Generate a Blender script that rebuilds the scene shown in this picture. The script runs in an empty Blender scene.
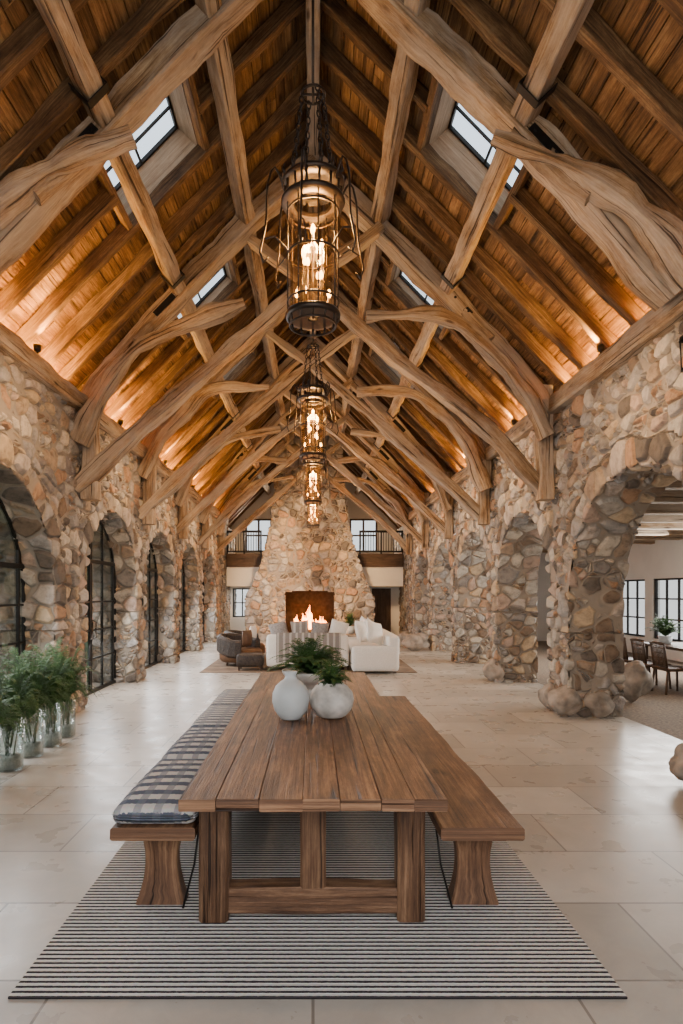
import bpy, bmesh, math, random
from mathutils import Vector, Matrix, noise
R = random.Random(11)
PI = math.pi
C = bpy.context.scene.collection
V = Vector
WP = {}
CAMH = 1.757; F = 600.0
XL, XR = -3.45, 3.6
SL = 1.03
def roofz(x, off=8.72): return off - SL*abs(x)

# ---------------------------------------------------------------- mesh builder
class MB:
    def __init__(s): s.v=[]; s.f=[]; s.u=[]; s.sm=[]; s.rest=None
    def face(s, idx, uv=None, sm=False):
        s.f.append(tuple(idx)); s.sm.append(sm)
        s.u.append(uv if uv else [(s.v[i][0], s.v[i][1]) for i in idx])
    def ring_skin(s, rings, us, per, voff, closed=True, caps=True, sm=False):
        n=len(rings[0]); base=len(s.v)
        for r in rings: s.v.extend([tuple(p) for p in r])
        for i in range(len(rings)-1):
            for j in range(n):
                j2=(j+1)%n
                a=base+i*n+j; b=base+i*n+j2; c=base+(i+1)*n+j2; d=base+(i+1)*n+j
                v0=voff+per[j]; v1=voff+per[j+1]
                s.face((a,d,c,b), [(us[i],v0),(us[i+1],v0),(us[i+1],v1),(us[i],v1)], sm)
        if caps:
            for i,rev in ((0,False),(len(rings)-1,True)):
                idx=[base+i*n+j for j in range(n)]
                c=sum((V(s.v[k]) for k in idx), V())/n
                uv=[(us[i]+voff*3+(V(s.v[k])-c).x*.3, voff+(V(s.v[k])-c).z+(V(s.v[k])-c).y) for k in idx]
                if rev: idx=idx[::-1]; uv=uv[::-1]
                s.face(idx, uv)
    def sweep(s, pts, w, h, up=(0,0,1), ch=.1, jit=0, step=None, taper=None, curve=False, voff=None):
        pts=[V(p) for p in pts]; up=V(up)
        if curve: pts=catmull(pts, step or .2)
        elif step: pts=resample(pts, step)
        n=len(pts); c=ch*min(w,h); hw,hh=w/2,h/2
        sec=[(hw,-hh+c),(hw,hh-c),(hw-c,hh),(-hw+c,hh),(-hw,hh-c),(-hw,-hh+c),(-hw+c,-hh),(hw-c,-hh)]
        if jit>.02:
            s2=[]
            for j in range(8):
                a=sec[j]; b=sec[(j+1)%8]; s2.append(a)
                if math.hypot(a[0]-b[0],a[1]-b[1])>.1: s2.append(((a[0]+b[0])/2,(a[1]+b[1])/2))
            sec=s2
        m_=len(sec); per=[0]
        for j in range(m_):
            a=sec[j]; b=sec[(j+1)%m_]; per.append(per[-1]+math.hypot(a[0]-b[0],a[1]-b[1]))
        if voff is None: voff=R.uniform(0,40)
        rings=[]; us=[]; L=R.uniform(0,5); sd=V((R.uniform(0,50),R.uniform(0,50),0))
        for i,p in enumerate(pts):
            t=(pts[min(i+1,n-1)]-pts[max(i-1,0)]).normalized()
            side=t.cross(up)
            if side.length<1e-3: side=t.cross(V((1,0,0)))
            side.normalize(); u=side.cross(t).normalized()
            k=taper(i/(n-1)) if taper else 1
            ring=[]
            for (a,b) in sec:
                q=p+side*a*k+u*b*k
                if jit:
                    o=(side*a+u*b).normalized()
                    q=q+o*noise.noise(q*1.8+sd)*jit+o*noise.noise(q*6+sd)*jit*.35
                ring.append(q)
            rings.append(ring)
            if i: L+=(pts[i]-pts[i-1]).length
            us.append(L)
        s.ring_skin(rings,us,per,voff)
    def box(s, lo, hi, ch=.04, axis=None, jit=0, step=None):
        lo=V(lo); hi=V(hi); d=hi-lo; c=(lo+hi)/2
        if axis is None: axis=max(range(3), key=lambda k:d[k])
        a=c.copy(); b=c.copy(); a[axis]=lo[axis]; b[axis]=hi[axis]
        if axis==0: s.sweep([a,b], d.y, d.z, (0,0,1), ch, jit, step)
        elif axis==1: s.sweep([a,b], d.x, d.z, (0,0,1), ch, jit, step)
        else: s.sweep([a,b], d.x, d.y, (0,1,0), ch, jit, step)
    def tube(s, pts, r, n=8, curve=False, step=.1, closed=False):
        pts=[V(p) for p in pts]
        if curve: pts=catmull(pts, step)
        m=len(pts); rings=[]; us=[]; L=0; voff=R.uniform(0,20)
        rr=r if callable(r) else (lambda t:r)
        per=[2*PI*rr(0)*j/n for j in range(n+1)]
        side=None
        for i,p in enumerate(pts):
            t=(pts[min(i+1,m-1)]-pts[max(i-1,0)]).normalized()
            if side is None:
                side=t.cross(V((0,0,1)))
                if side.length<1e-2: side=t.cross(V((1,0,0)))
            side=(side-t*side.dot(t)).normalized(); u=side.cross(t).normalized()
            k=rr(i/(m-1))
            rings.append([p+side*k*math.cos(2*PI*j/n)+u*k*math.sin(2*PI*j/n) for j in range(n)])
            if i: L+=(pts[i]-pts[i-1]).length
            us.append(L)
        s.ring_skin(rings,us,per,voff,sm=True)
    def torus(s, c, R0, r, rot=None, n=14, m=6, stretch=1):
        base=len(s.v); rot=rot or Matrix.Identity(3)
        for i in range(n):
            a=2*PI*i/n
            for j in range(m):
                b=2*PI*j/m
                p=V(((R0+r*math.cos(b))*math.cos(a),(R0+r*math.cos(b))*math.sin(a)*stretch,r*math.sin(b)))
                s.v.append(tuple(V(c)+rot@p))
        for i in range(n):
            for j in range(m):
                s.face((base+i*m+j,base+((i+1)%n)*m+j,base+((i+1)%n)*m+(j+1)%m,base+i*m+(j+1)%m),sm=True)
    def lathe(s, prof, c=(0,0,0), n=32, wob=0, sm=True):
        base=len(s.v); c=V(c)
        for (r,z) in prof:
            for j in range(n):
                a=2*PI*j/n
                k=r*(1+wob*noise.noise(V((math.cos(a)*2,math.sin(a)*2,z*5))))
                s.v.append((c.x+k*math.cos(a), c.y+k*math.sin(a), c.z+z))
        for i in range(len(prof)-1):
            for j in range(n):
                j2=(j+1)%n
                s.face((base+i*n+j,base+i*n+j2,base+(i+1)*n+j2,base+(i+1)*n+j),
                       [(j/n,prof[i][1]),((j+1)/n,prof[i][1]),((j+1)/n,prof[i+1][1]),(j/n,prof[i+1][1])],sm)
    def rbox(s, lo, hi, r=.06, rot=None, piv=None, puff=0):
        lo=V(lo); hi=V(hi); c=(lo+hi)/2; h=(hi-lo)/2; r=min(r,min(h)*.98)
        def cs(k):
            a=h[k]; return [-a,-a+.3*r,-a+r,-a*.33,a*.33,a-r,a-.3*r,a]
        for ax in range(3):
            o=[k for k in range(3) if k!=ax]
            for sg in (-1,1):
                A=cs(o[0]); B=cs(o[1]); base=len(s.v)
                for a in A:
                    for b in B:
                        p=V((0,0,0)); p[ax]=sg*h[ax]; p[o[0]]=a; p[o[1]]=b
                        inn=V([max(-h[k]+r,min(h[k]-r,p[k])) for k in range(3)])
                        d=p-inn
                        q=inn+d.normalized()*r
                        if puff: q[ax]+=sg*puff*(1-(a/h[o[0]])**2)*(1-(b/h[o[1]])**2)
                        q=q+c
                        if rot is not None:
                            pv=V(piv) if piv else c
                            q=pv+rot@(q-pv)
                        s.v.append(tuple(q))
                nb=len(B)
                flip=(sg>0) if ax!=1 else (sg<0)
                for i in range(len(A)-1):
                    for j in range(nb-1):
                        q=(base+i*nb+j,base+(i+1)*nb+j,base+(i+1)*nb+j+1,base+i*nb+j+1)
                        if not flip: q=q[::-1]
                        s.face(q,[(s.v[k][0]+s.v[k][2]*.5, s.v[k][1]+s.v[k][2]) for k in q],True)
    def pillow(s, c, w, h, d, rot=None, n=10):
        rot=rot or Matrix.Identity(3); c=V(c)
        for sg in (-1,1):
            base=len(s.v)
            for i in range(n+1):
                for j in range(n+1):
                    u=2*i/n-1; v=2*j/n-1
                    t=((1-abs(u)**2.5)*(1-abs(v)**2.5))**.5
                    pin=1-.08*(1-abs(u*v))*(max(abs(u),abs(v))**6)
                    p=V((u*w/2*pin, sg*d/2*t, v*h/2*pin))
                    s.v.append(tuple(c+rot@p))
            for i in range(n):
                for j in range(n):
                    q=(base+i*(n+1)+j,base+(i+1)*(n+1)+j,base+(i+1)*(n+1)+j+1,base+i*(n+1)+j+1)
                    uv=[(i/n*w,j/n*h),((i+1)/n*w,j/n*h),((i+1)/n*w,(j+1)/n*h),(i/n*w,(j+1)/n*h)]
                    if sg>0: q=q[::-1]; uv=uv[::-1]
                    s.face(q,uv,True)
    def quad(s,a,b,c,d,uv=None,sm=False):
        k=len(s.v); s.v.extend([tuple(a),tuple(b),tuple(c),tuple(d)]); s.face((k,k+1,k+2,k+3),uv,sm)
    def build(s, name, mat, parent=None, org=None, weld=False, rest=False, label=None):
        if parent is not None: P=WP[parent.name]
        elif org is not None: P=V(org)
        else:
            xs=[p[0] for p in s.v]; ys=[p[1] for p in s.v]; zs=[p[2] for p in s.v]
            P=V(((min(xs)+max(xs))/2,(min(ys)+max(ys))/2,min(zs)))
        me=bpy.data.meshes.new(name)
        me.from_pydata([(p[0]-P.x,p[1]-P.y,p[2]-P.z) for p in s.v],[],s.f)
        uvl=me.uv_layers.new(name='UVMap')
        flat=[]
        for u in s.u:
            for a in u: flat.extend(a)
        uvl.data.foreach_set('uv',flat)
        me.polygons.foreach_set('use_smooth',s.sm)
        if rest:
            at=me.attributes.new('rest','FLOAT_VECTOR','POINT')
            at.data.foreach_set('vector',[q for p in (s.rest or s.v) for q in p])
        me.update()
        for m in (mat if isinstance(mat,(list,tuple)) else [mat]): me.materials.append(m)
        o=bpy.data.objects.new(name,me); C.objects.link(o)
        if parent is not None: o.parent=parent
        else: o.location=P
        WP[o.name]=P
        if label: o['label']=label
        return o

def catmull(pts, step):
    P=[pts[0]+(pts[0]-pts[1])]+list(pts)+[pts[-1]+(pts[-1]-pts[-2])]; out=[]
    for i in range(1,len(P)-2):
        k=max(1,int((P[i+1]-P[i]).length/step))
        for j in range(k):
            t=j/k
            out.append(.5*((2*P[i])+(P[i+1]-P[i-1])*t+(2*P[i-1]-5*P[i]+4*P[i+1]-P[i+2])*t*t+(3*P[i]-P[i-1]-3*P[i+1]+P[i+2])*t**3))
    out.append(P[-2]); return out
def resample(pts, step):
    out=[]
    for i in range(len(pts)-1):
        k=max(1,int((pts[i+1]-pts[i]).length/step))
        for j in range(k): out.append(pts[i].lerp(pts[i+1],j/k))
    out.append(pts[-1]); return out
def tag(o,label,cat,group=None,kind=None):
    o['label']=label
    if cat: o['category']=cat
    if group: o['group']=group
    if kind: o['kind']=kind
    return o
def struct(o,label=None):
    o['kind']='structure'
    if label: o['label']=label
    return o
def thing(name,label,cat,loc,group=None):
    o=bpy.data.objects.new(name,None); C.objects.link(o); o.location=loc; o.empty_display_size=.1
    WP[o.name]=V(loc); return tag(o,label,cat,group)
def dup(root,loc,rz=0,label=None,scale=None):
    r=root.copy(); C.objects.link(r); r.location=loc; r.rotation_euler=(0,0,rz); WP[r.name]=V(loc)
    if scale: r.scale=(scale,)*3
    if label: r['label']=label
    for ch in list(root.children):
        c=ch.copy(); C.objects.link(c); c.parent=r
        for g in list(ch.children):
            d=g.copy(); C.objects.link(d); d.parent=c
    return r

# ---------------------------------------------------------------- materials
def newmat(name):
    m=bpy.data.materials.new(name); m.use_nodes=True; nt=m.node_tree
    b=nt.nodes['Principled BSDF']; return m,nt,b,nt.nodes['Material Output']
def N(nt,t,**k):
    n=nt.nodes.new(t)
    for a,v in k.items():
        if a in n.inputs: n.inputs[a].default_value=v
        else: setattr(n,a,v)
    return n
def ramp(nt,stops,interp='LINEAR'):
    r=nt.nodes.new('ShaderNodeValToRGB'); cr=r.color_ramp; cr.interpolation=interp
    while len(cr.elements)<len(stops): cr.elements.new(.5)
    for e,(p,c) in zip(cr.elements,stops): e.position=p; e.color=(*c,1) if len(c)==3 else c
    return r
def math_(nt,op,a=None,b=None,c=None):
    n=nt.nodes.new('ShaderNodeMath'); n.operation=op
    for i,x in enumerate((a,b,c)):
        if x is None: continue
        if isinstance(x,(int,float)): n.inputs[i].default_value=x
        else: nt.links.new(x,n.inputs[i])
    return n.outputs[0]
def mixc(nt,blend,fac,a,b):
    n=nt.nodes.new('ShaderNodeMixRGB'); n.blend_type=blend
    for i,x in enumerate((fac,a,b)):
        if isinstance(x,(int,float)): n.inputs[i].default_value=x
        elif isinstance(x,tuple): n.inputs[i].default_value=(*x,1)
        else: nt.links.new(x,n.inputs[i])
    return n.outputs[0]

def wood(name,dark,mid,light,rough=.6,us=.8,vs=30,bump=.5,var=.35,spec=.3,crack=.85,knots=True,grey=None,ck=.36):
    m,nt,b,out=newmat(name); L=nt.links.new
    uv=N(nt,'ShaderNodeUVMap')
    def mapped(su,sv):
        mp=N(nt,'ShaderNodeMapping'); mp.inputs['Scale'].default_value=(su,sv,1); L(uv.outputs[0],mp.inputs[0]); return mp.outputs[0]
    n1=N(nt,'ShaderNodeTexNoise',Scale=1.6,Detail=9.0,Roughness=.75,Distortion=.1); L(mapped(us,vs),n1.inputs['Vector'])
    nb_=N(nt,'ShaderNodeTexNoise',Scale=1.0,Detail=7.0,Roughness=.75,Distortion=.3); L(mapped(1.3,5.0),nb_.inputs['Vector'])
    mixn=math_(nt,'ADD',math_(nt,'MULTIPLY',n1.outputs['Fac'],.5),math_(nt,'MULTIPLY',nb_.outputs['Fac'],.5))
    r=ramp(nt,[(.38,dark),(.5,mid),(.62,light)]); L(mixn,r.inputs[0])
    col=r.outputs[0]
    n2=N(nt,'ShaderNodeTexNoise',Scale=1.2,Detail=3.0); L(mapped(.3,1.1),n2.inputs['Vector'])
    if grey:
        g=ramp(nt,[(.42,(0,0,0)),(.56,(1,1,1))]); n4=N(nt,'ShaderNodeTexNoise',Scale=1.0,Detail=6.0,Roughness=.7); L(mapped(.6,2.5),n4.inputs['Vector']); L(n4.outputs['Fac'],g.inputs[0])
        gm=mixc(nt,'MULTIPLY',.8,grey,math_(nt,'MULTIPLY',mixn,1.9))
        col=mixc(nt,'MIX',math_(nt,'MULTIPLY',g.outputs[0],.7),col,gm)
    oi=N(nt,'ShaderNodeObjectInfo')
    k=math_(nt,'ADD',math_(nt,'MULTIPLY',n2.outputs['Fac'],var*2.6),math_(nt,'MULTIPLY',oi.outputs['Random'],var*.8))
    k=math_(nt,'ADD',k,1-var*1.7)
    cc=N(nt,'ShaderNodeCombineColor'); [L(k,cc.inputs[i]) for i in range(3)]
    col=mixc(nt,'MULTIPLY',1.0,col,cc.outputs[0])
    n3=N(nt,'ShaderNodeTexNoise',Scale=1.5,Detail=4.0,Roughness=.55,Distortion=.15); L(mapped(.35,17),n3.inputs['Vector'])
    cr=ramp(nt,[(ck-.035,(.10,.07,.055)),(ck,(1,1,1))]); L(n3.outputs['Fac'],cr.inputs[0])
    col=mixc(nt,'MULTIPLY',crack,col,cr.outputs[0])
    if knots:
        vk=N(nt,'ShaderNodeTexVoronoi',Scale=1.0); L(mapped(1.3,4.2),vk.inputs['Vector'])
        kr=ramp(nt,[(.05,(.15,.1,.08)),(.13,(1,1,1))]); L(vk.outputs['Distance'],kr.inputs[0]); col=mixc(nt,'MULTIPLY',.85,col,kr.outputs[0])
    L(col,b.inputs['Base Color']); b.inputs['Roughness'].default_value=rough; b.inputs['Specular IOR Level'].default_value=spec
    bp=N(nt,'ShaderNodeBump',Strength=bump,Distance=.02)
    h=math_(nt,'ADD',mixn,math_(nt,'MULTIPLY',cr.outputs[0],.8)); L(h,bp.inputs['Height']); L(bp.outputs[0],b.inputs['Normal'])
    return m
def stone(name,S=4.3,amp=.06,cols=None,mortar=(.30,.25,.20),zs=1.15,smallf=.3):
    m,nt,b,out=newmat(name); L=nt.links.new
    at=N(nt,'ShaderNodeAttribute',attribute_name='rest')
    nz=N(nt,'ShaderNodeTexNoise',Scale=1.5,Detail=2.0); L(at.outputs['Vector'],nz.inputs['Vector'])
    sub=N(nt,'ShaderNodeVectorMath',operation='SUBTRACT'); L(nz.outputs['Color'],sub.inputs[0]); sub.inputs[1].default_value=(.5,.5,.5)
    sc=N(nt,'ShaderNodeVectorMath',operation='SCALE'); L(sub.outputs[0],sc.inputs[0]); sc.inputs['Scale'].default_value=.35
    ad=N(nt,'ShaderNodeVectorMath',operation='ADD'); L(at.outputs['Vector'],ad.inputs[0]); L(sc.outputs[0],ad.inputs[1])
    mp=N(nt,'ShaderNodeMapping'); mp.inputs['Scale'].default_value=(1,.9,zs); L(ad.outputs[0],mp.inputs[0])
    ve=N(nt,'ShaderNodeTexVoronoi',feature='DISTANCE_TO_EDGE',Scale=S,Randomness=.85); L(mp.outputs[0],ve.inputs['Vector'])
    vc=N(nt,'ShaderNodeTexVoronoi',feature='F1',Scale=S,Randomness=.85); L(mp.outputs[0],vc.inputs['Vector'])
    K=1.9
    ve2=N(nt,'ShaderNodeTexVoronoi',feature='DISTANCE_TO_EDGE',Scale=S*K); L(mp.outputs[0],ve2.inputs['Vector'])
    vc2=N(nt,'ShaderNodeTexVoronoi',feature='F1',Scale=S*K); L(mp.outputs[0],vc2.inputs['Vector'])
    sp0=N(nt,'ShaderNodeSeparateColor'); L(vc.outputs['Color'],sp0.inputs[0])
    small=math_(nt,'LESS_THAN',sp0.outputs[2],smallf)
    e2=math_(nt,'DIVIDE',ve2.outputs['Distance'],K*.8)
    e2=math_(nt,'ADD',e2,math_(nt,'MULTIPLY',math_(nt,'SUBTRACT',1.0,small),10.0))
    edge=math_(nt,'MINIMUM',ve.outputs['Distance'],e2)
    # round the corners of the stones: the farther from the cell centre, the lower
    rnd=N(nt,'ShaderNodeMapRange',interpolation_type='SMOOTHSTEP'); L(vc.outputs['Distance'],rnd.inputs[0]); rnd.inputs[1].default_value=.48; rnd.inputs[2].default_value=.72; rnd.inputs[3].default_value=0; rnd.inputs[4].default_value=.06
    edge=math_(nt,'SUBTRACT',edge,rnd.outputs[0])
    cellc=mixc(nt,'MIX',small,vc.outputs['Color'],vc2.outputs['Color'])
    sp=N(nt,'ShaderNodeSeparateColor'); L(cellc,sp.inputs[0])
    cols=cols or [(.19,.135,.095),(.36,.265,.18),(.38,.335,.28),(.22,.195,.175),(.44,.33,.215),(.30,.275,.25),(.50,.43,.34),(.36,.22,.135),(.41,.345,.29),(.30,.22,.155),(.14,.115,.095),(.43,.385,.325),(.39,.285,.22),(.33,.30,.275)]
    r=ramp(nt,[(i/len(cols),c) for i,c in enumerate(cols)],'CONSTANT'); L(sp.outputs[0],r.inputs[0])
    n2=N(nt,'ShaderNodeTexNoise',Scale=9.0,Detail=8.0,Roughness=.7); L(at.outputs['Vector'],n2.inputs['Vector'])
    r2=ramp(nt,[(.3,(.48,.45,.43)),(.5,(1,1,1)),(.72,(1.35,1.3,1.24))]); L(n2.outputs['Fac'],r2.inputs[0])
    col=mixc(nt,'MULTIPLY',1,r.outputs[0],r2.outputs[0])
    mr=N(nt,'ShaderNodeMapRange',interpolation_type='SMOOTHSTEP'); L(edge,mr.inputs[0]); mr.inputs[1].default_value=.02; mr.inputs[2].default_value=.055
    col=mixc(nt,'MIX',mr.outputs[0],mortar,col)
    L(col,b.inputs['Base Color']); b.inputs['Roughness'].default_value=.85; b.inputs['Specular IOR Level'].default_value=.25
    h=N(nt,'ShaderNodeMapRange',interpolation_type='SMOOTHERSTEP'); L(edge,h.inputs[0]); h.inputs[1].default_value=-.05; h.inputs[2].default_value=.2
    hh=math_(nt,'MULTIPLY',h.outputs[0],math_(nt,'ADD',math_(nt,'MULTIPLY',sp.outputs[1],.6),.6))
    hh=math_(nt,'ADD',hh,math_(nt,'MULTIPLY',n2.outputs['Fac'],.26))
    d=N(nt,'ShaderNodeDisplacement',Midlevel=.7,Scale=amp); L(hh,d.inputs['Height']); L(d.outputs[0],out.inputs['Displacement'])
    m.displacement_method='BOTH'
    return m
def plain(name,col,rough=.7,metal=0,spec=.4,nscale=0,namt=.25,bump=0,coord='Object'):
    m,nt,b,out=newmat(name); L=nt.links.new
    tc=N(nt,'ShaderNodeTexCoord')
    n=N(nt,'ShaderNodeTexNoise',Scale=nscale or 12.0,Detail=4.0); L(tc.outputs[coord],n.inputs['Vector'])
    r=ramp(nt,[(.3,tuple(c*(1-namt) for c in col)),(.7,tuple(min(1,c*(1+namt*.6)) for c in col))]); L(n.outputs['Fac'],r.inputs[0])
    L(r.outputs[0],b.inputs['Base Color'])
    b.inputs['Roughness'].default_value=rough; b.inputs['Metallic'].default_value=metal; b.inputs['Specular IOR Level'].default_value=spec
    if bump:
        bp=N(nt,'ShaderNodeBump',Strength=bump,Distance=.01); L(n.outputs['Fac'],bp.inputs['Height']); L(bp.outputs[0],b.inputs['Normal'])
    return m
def emis(name,col,s):
    m,nt,b,out=newmat(name); b.inputs['Base Color'].default_value=(*col,1)
    tc=N(nt,'ShaderNodeTexCoord'); n=N(nt,'ShaderNodeTexNoise',Scale=6.0); nt.links.new(tc.outputs['Object'],n.inputs['Vector'])
    r=ramp(nt,[(.3,tuple(c*.7 for c in col)),(.7,col)]); nt.links.new(n.outputs['Fac'],r.inputs[0]); nt.links.new(r.outputs[0],b.inputs['Emission Color'])
    b.inputs['Emission Strength'].default_value=s; return m
def glass(name,tint=(.9,.95,.95),refl=.12,rough=.02):
    m,nt,b,out=newmat(name); nt.nodes.remove(b); L=nt.links.new
    tr=N(nt,'ShaderNodeBsdfTransparent',Color=(*tint,1)); gl=N(nt,'ShaderNodeBsdfGlossy',Roughness=rough)
    lw=N(nt,'ShaderNodeLayerWeight',Blend=.35); k=math_(nt,'ADD',math_(nt,'MULTIPLY',lw.outputs['Facing'],.5),refl)
    mx=N(nt,'ShaderNodeMixShader'); L(k,mx.inputs[0]); L(tr.outputs[0],mx.inputs[1]); L(gl.outputs[0],mx.inputs[2]); L(mx.outputs[0],out.inputs[0]); return m

W_TRUSS=wood('weathered_oak',(.085,.045,.022),(.30,.185,.095),(.55,.40,.245),.8,grey=(.45,.37,.29),ck=.40,bump=.8)
W_RAFT=wood('dark_oak',(.03,.015,.007),(.125,.067,.029),(.29,.18,.085),.75)
W_BOARD=wood('roof_board',(.032,.015,.006),(.15,.077,.029),(.33,.19,.078),.7,var=1.0,vs=20,ck=.39)
W_PALE=wood('skylight_board',(.22,.14,.085),(.36,.25,.16),(.48,.36,.25),.7,crack=.5,knots=False)
W_TABLE=wood('reclaimed_table_wood',(.026,.011,.006),(.115,.055,.027),(.28,.155,.083),.5,var=.75,spec=.35,bump=.8,ck=.40,vs=24)
W_BENCH=wood('bench_wood',(.04,.02,.011),(.12,.058,.03),(.24,.135,.07),.5,var=.4,ck=.38)
W_DARK=wood('dark_chair_wood',(.03,.018,.01),(.08,.045,.025),(.14,.08,.05),.5)
STONE=stone('fieldstone')
STONE_F=stone('chimney_stone',3.1,.085,smallf=.35)
BOULD=plain('boulder',(.34,.28,.225),.85,nscale=5,namt=.6,bump=.8)
PLAST=plain('white_plaster',(.76,.72,.66),.85,nscale=2,namt=.05)
IRON=plain('black_iron',(.025,.022,.02),.45,.6)
BRONZE=plain('aged_bronze',(.05,.036,.028),.4,.7)
GLASS=glass('window_glass',(.85,.9,.92),.06)
DGLASS=glass('door_glass',(.46,.52,.52),.2)
LGLASS=glass('lantern_glass',(1,.88,.68),.08,.05)
CGLASS=glass('vase_glass',(.88,.93,.92),.06)
WHITEF=plain('white_linen',(.80,.76,.70),.9,nscale=40,namt=.08,bump=.2)
GREYF=plain('grey_throw',(.30,.28,.27),.95,nscale=30,namt=.3,bump=.3)
LEATH=plain('dark_woven',(.04,.027,.02),.6,nscale=30,namt=.7,bump=.9)
BROWNF=plain('brown_leather',(.12,.06,.03),.5,nscale=8)
FERN=plain('fern_leaf',(.045,.105,.025),.6,nscale=5,namt=.6)
FERN2=plain('dark_leaf',(.035,.08,.022),.5,nscale=3,namt=.5)
CERAM=plain('pale_blue_grey_ceramic',(.58,.61,.61),.5,nscale=5,namt=.12,bump=.1)
SPECK=plain('mottled_white_ceramic',(.58,.54,.49),.65,nscale=7,namt=.5,bump=.6)
BARK=plain('bark',(.12,.08,.05),.9,nscale=10,namt=.4)
CREAMC=plain('candle_sleeve',(.22,.13,.06),.5)
SOOT=plain('sooty_brick',(.03,.022,.018),.95,nscale=8,namt=.4,spec=.1)
GRASSM=plain('grass',(.10,.16,.05),.9,nscale=4,namt=.4)
PEB=plain('white_pebbles',(.4,.38,.34),.7,nscale=30,namt=.4,bump=.5)
BULB=emis('bulb_glow',(1,.52,.15),30)
FIREM=emis('flame',(1,.32,.04),16)
STRIPL=emis('led_strip',(1,.60,.2),8)

def floor_mat():
    m,nt,b,o=newmat('limestone_tiles'); L=nt.links.new
    g=N(nt,'ShaderNodeTexCoord')
    br=N(nt,'ShaderNodeTexBrick',Scale=1.0); br.offset=.5; L(g.outputs['Object'],br.inputs['Vector'])
    br.inputs['Color1'].default_value=(.37,.33,.285,1); br.inputs['Color2'].default_value=(.55,.505,.45,1); br.inputs['Mortar'].default_value=(.19,.165,.14,1)
    br.inputs['Mortar Size'].default_value=.007; br.inputs['Brick Width'].default_value=1.15; br.inputs['Row Height'].default_value=.68; br.inputs['Mortar Smooth'].default_value=.1
    n=N(nt,'ShaderNodeTexNoise',Scale=3.0,Detail=10.0,Roughness=.75,Distortion=.6); L(g.outputs['Object'],n.inputs['Vector'])
    r=ramp(nt,[(.25,(.82,.81,.80)),(.7,(1.06,1.05,1.04))]); L(n.outputs['Fac'],r.inputs[0])
    col=mixc(nt,'MULTIPLY',1,br.outputs[0],r.outputs[0]); L(col,b.inputs['Base Color'])
    n2=N(nt,'ShaderNodeTexNoise',Scale=4.0,Detail=5.0); L(g.outputs['Object'],n2.inputs['Vector'])
    rr=ramp(nt,[(.3,(.24,)*3),(.7,(.38,)*3)]); L(n2.outputs['Fac'],rr.inputs[0]); L(rr.outputs[0],b.inputs['Roughness'])
    bp=N(nt,'ShaderNodeBump',Strength=.2,Distance=.004); L(math_(nt,'SUBTRACT',math_(nt,'MULTIPLY',n.outputs['Fac'],.4),br.outputs['Fac']),bp.inputs['Height']); L(bp.outputs[0],b.inputs['Normal'])
    return m
def stripe_mat(name,axis,period,duty,ca,cb,axis2=None,p2=1,d2=.2,cc=None,bump=.4):
    m,nt,b,o=newmat(name); L=nt.links.new
    tc=N(nt,'ShaderNodeTexCoord'); sx=N(nt,'ShaderNodeSeparateXYZ'); L(tc.outputs['Object'],sx.inputs[0])
    n=N(nt,'ShaderNodeTexNoise',Scale=60.0,Detail=2.0); L(tc.outputs['Object'],n.inputs['Vector'])
    a=math_(nt,'ADD',sx.outputs[axis],math_(nt,'MULTIPLY',n.outputs['Fac'],period*.15))
    md=math_(nt,'FRACT',math_(nt,'DIVIDE',a,period)); k=math_(nt,'LESS_THAN',md,duty)
    col=mixc(nt,'MIX',k,ca,cb)
    if axis2 is not None:
        md2=math_(nt,'FRACT',math_(nt,'DIVIDE',sx.outputs[axis2],p2)); k2=math_(nt,'MULTIPLY',math_(nt,'LESS_THAN',md2,d2),.6)
        col=mixc(nt,'MIX',k2,col,cc or cb)
    col=mixc(nt,'MULTIPLY',.35,col,n.outputs['Color'])
    L(col,b.inputs['Base Color']); b.inputs['Roughness'].default_value=.95; b.inputs['Specular IOR Level'].default_value=.1
    bp=N(nt,'ShaderNodeBump',Strength=bump,Distance=.004); L(math_(nt,'SINE',math_(nt,'MULTIPLY',sx.outputs[axis],2*PI/period)),bp.inputs['Height']); L(bp.outputs[0],b.inputs['Normal'])
    return m
RUGM=stripe_mat('striped_rug',1,.034,.44,(.70,.66,.61),(.045,.038,.04))
PLAID=stripe_mat('plaid_cushion',1,.14,.48,(.64,.63,.61),(.12,.14,.185),0,.11,.40,(.19,.21,.26))
STRIPE=stripe_mat('ticking_cushion',1,.10,.45,(.62,.61,.59),(.14,.16,.20),0,.15,.3,(.30,.32,.36))
THROW=stripe_mat('striped_throw',0,.14,.35,(.30,.27,.25),(.55,.51,.46))
JUTE=plain('jute_rug',(.24,.18,.13),.95,nscale=25,namt=.5,bump=.5)
DRUG=plain('patterned_dark_rug',(.22,.15,.10),.95,nscale=3,namt=.6,bump=.3)

# ---------------------------------------------------------------- camera
cd=bpy.data.cameras.new('cam'); cam=bpy.data.objects.new('camera',cd); C.objects.link(cam)
cam.location=(0,0,CAMH); cam.rotation_euler=(PI/2,0,0)
cd.sensor_width=36; cd.lens=F/1024*36; cd.shift_x=(341.5-313)/1024; cd.shift_y=(593-512)/1024; cd.clip_end=200
bpy.context.scene.camera=cam

# ---------------------------------------------------------------- floor, outside
m=MB(); m.quad((-4.4,-2,0),(4.4,-2,0),(4.4,27,0),(-4.4,27,0))
struct(m.build('floor',floor_mat(),org=(0,0,0)),'pale limestone tile floor')
m=MB(); m.quad((4.4,2,0),(9.4,2,0),(9.4,22,0),(4.4,22,0)); struct(m.build('floor_side_room',JUTE,org=(4.4,2,0)))
m=MB(); m.quad((-30,-10,-.06),(-4.4,-10,-.06),(-4.4,40,-.06),(-30,40,-.06)); struct(m.build('floor_terrace',GRASSM,org=(-20,0,-.06)))

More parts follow.
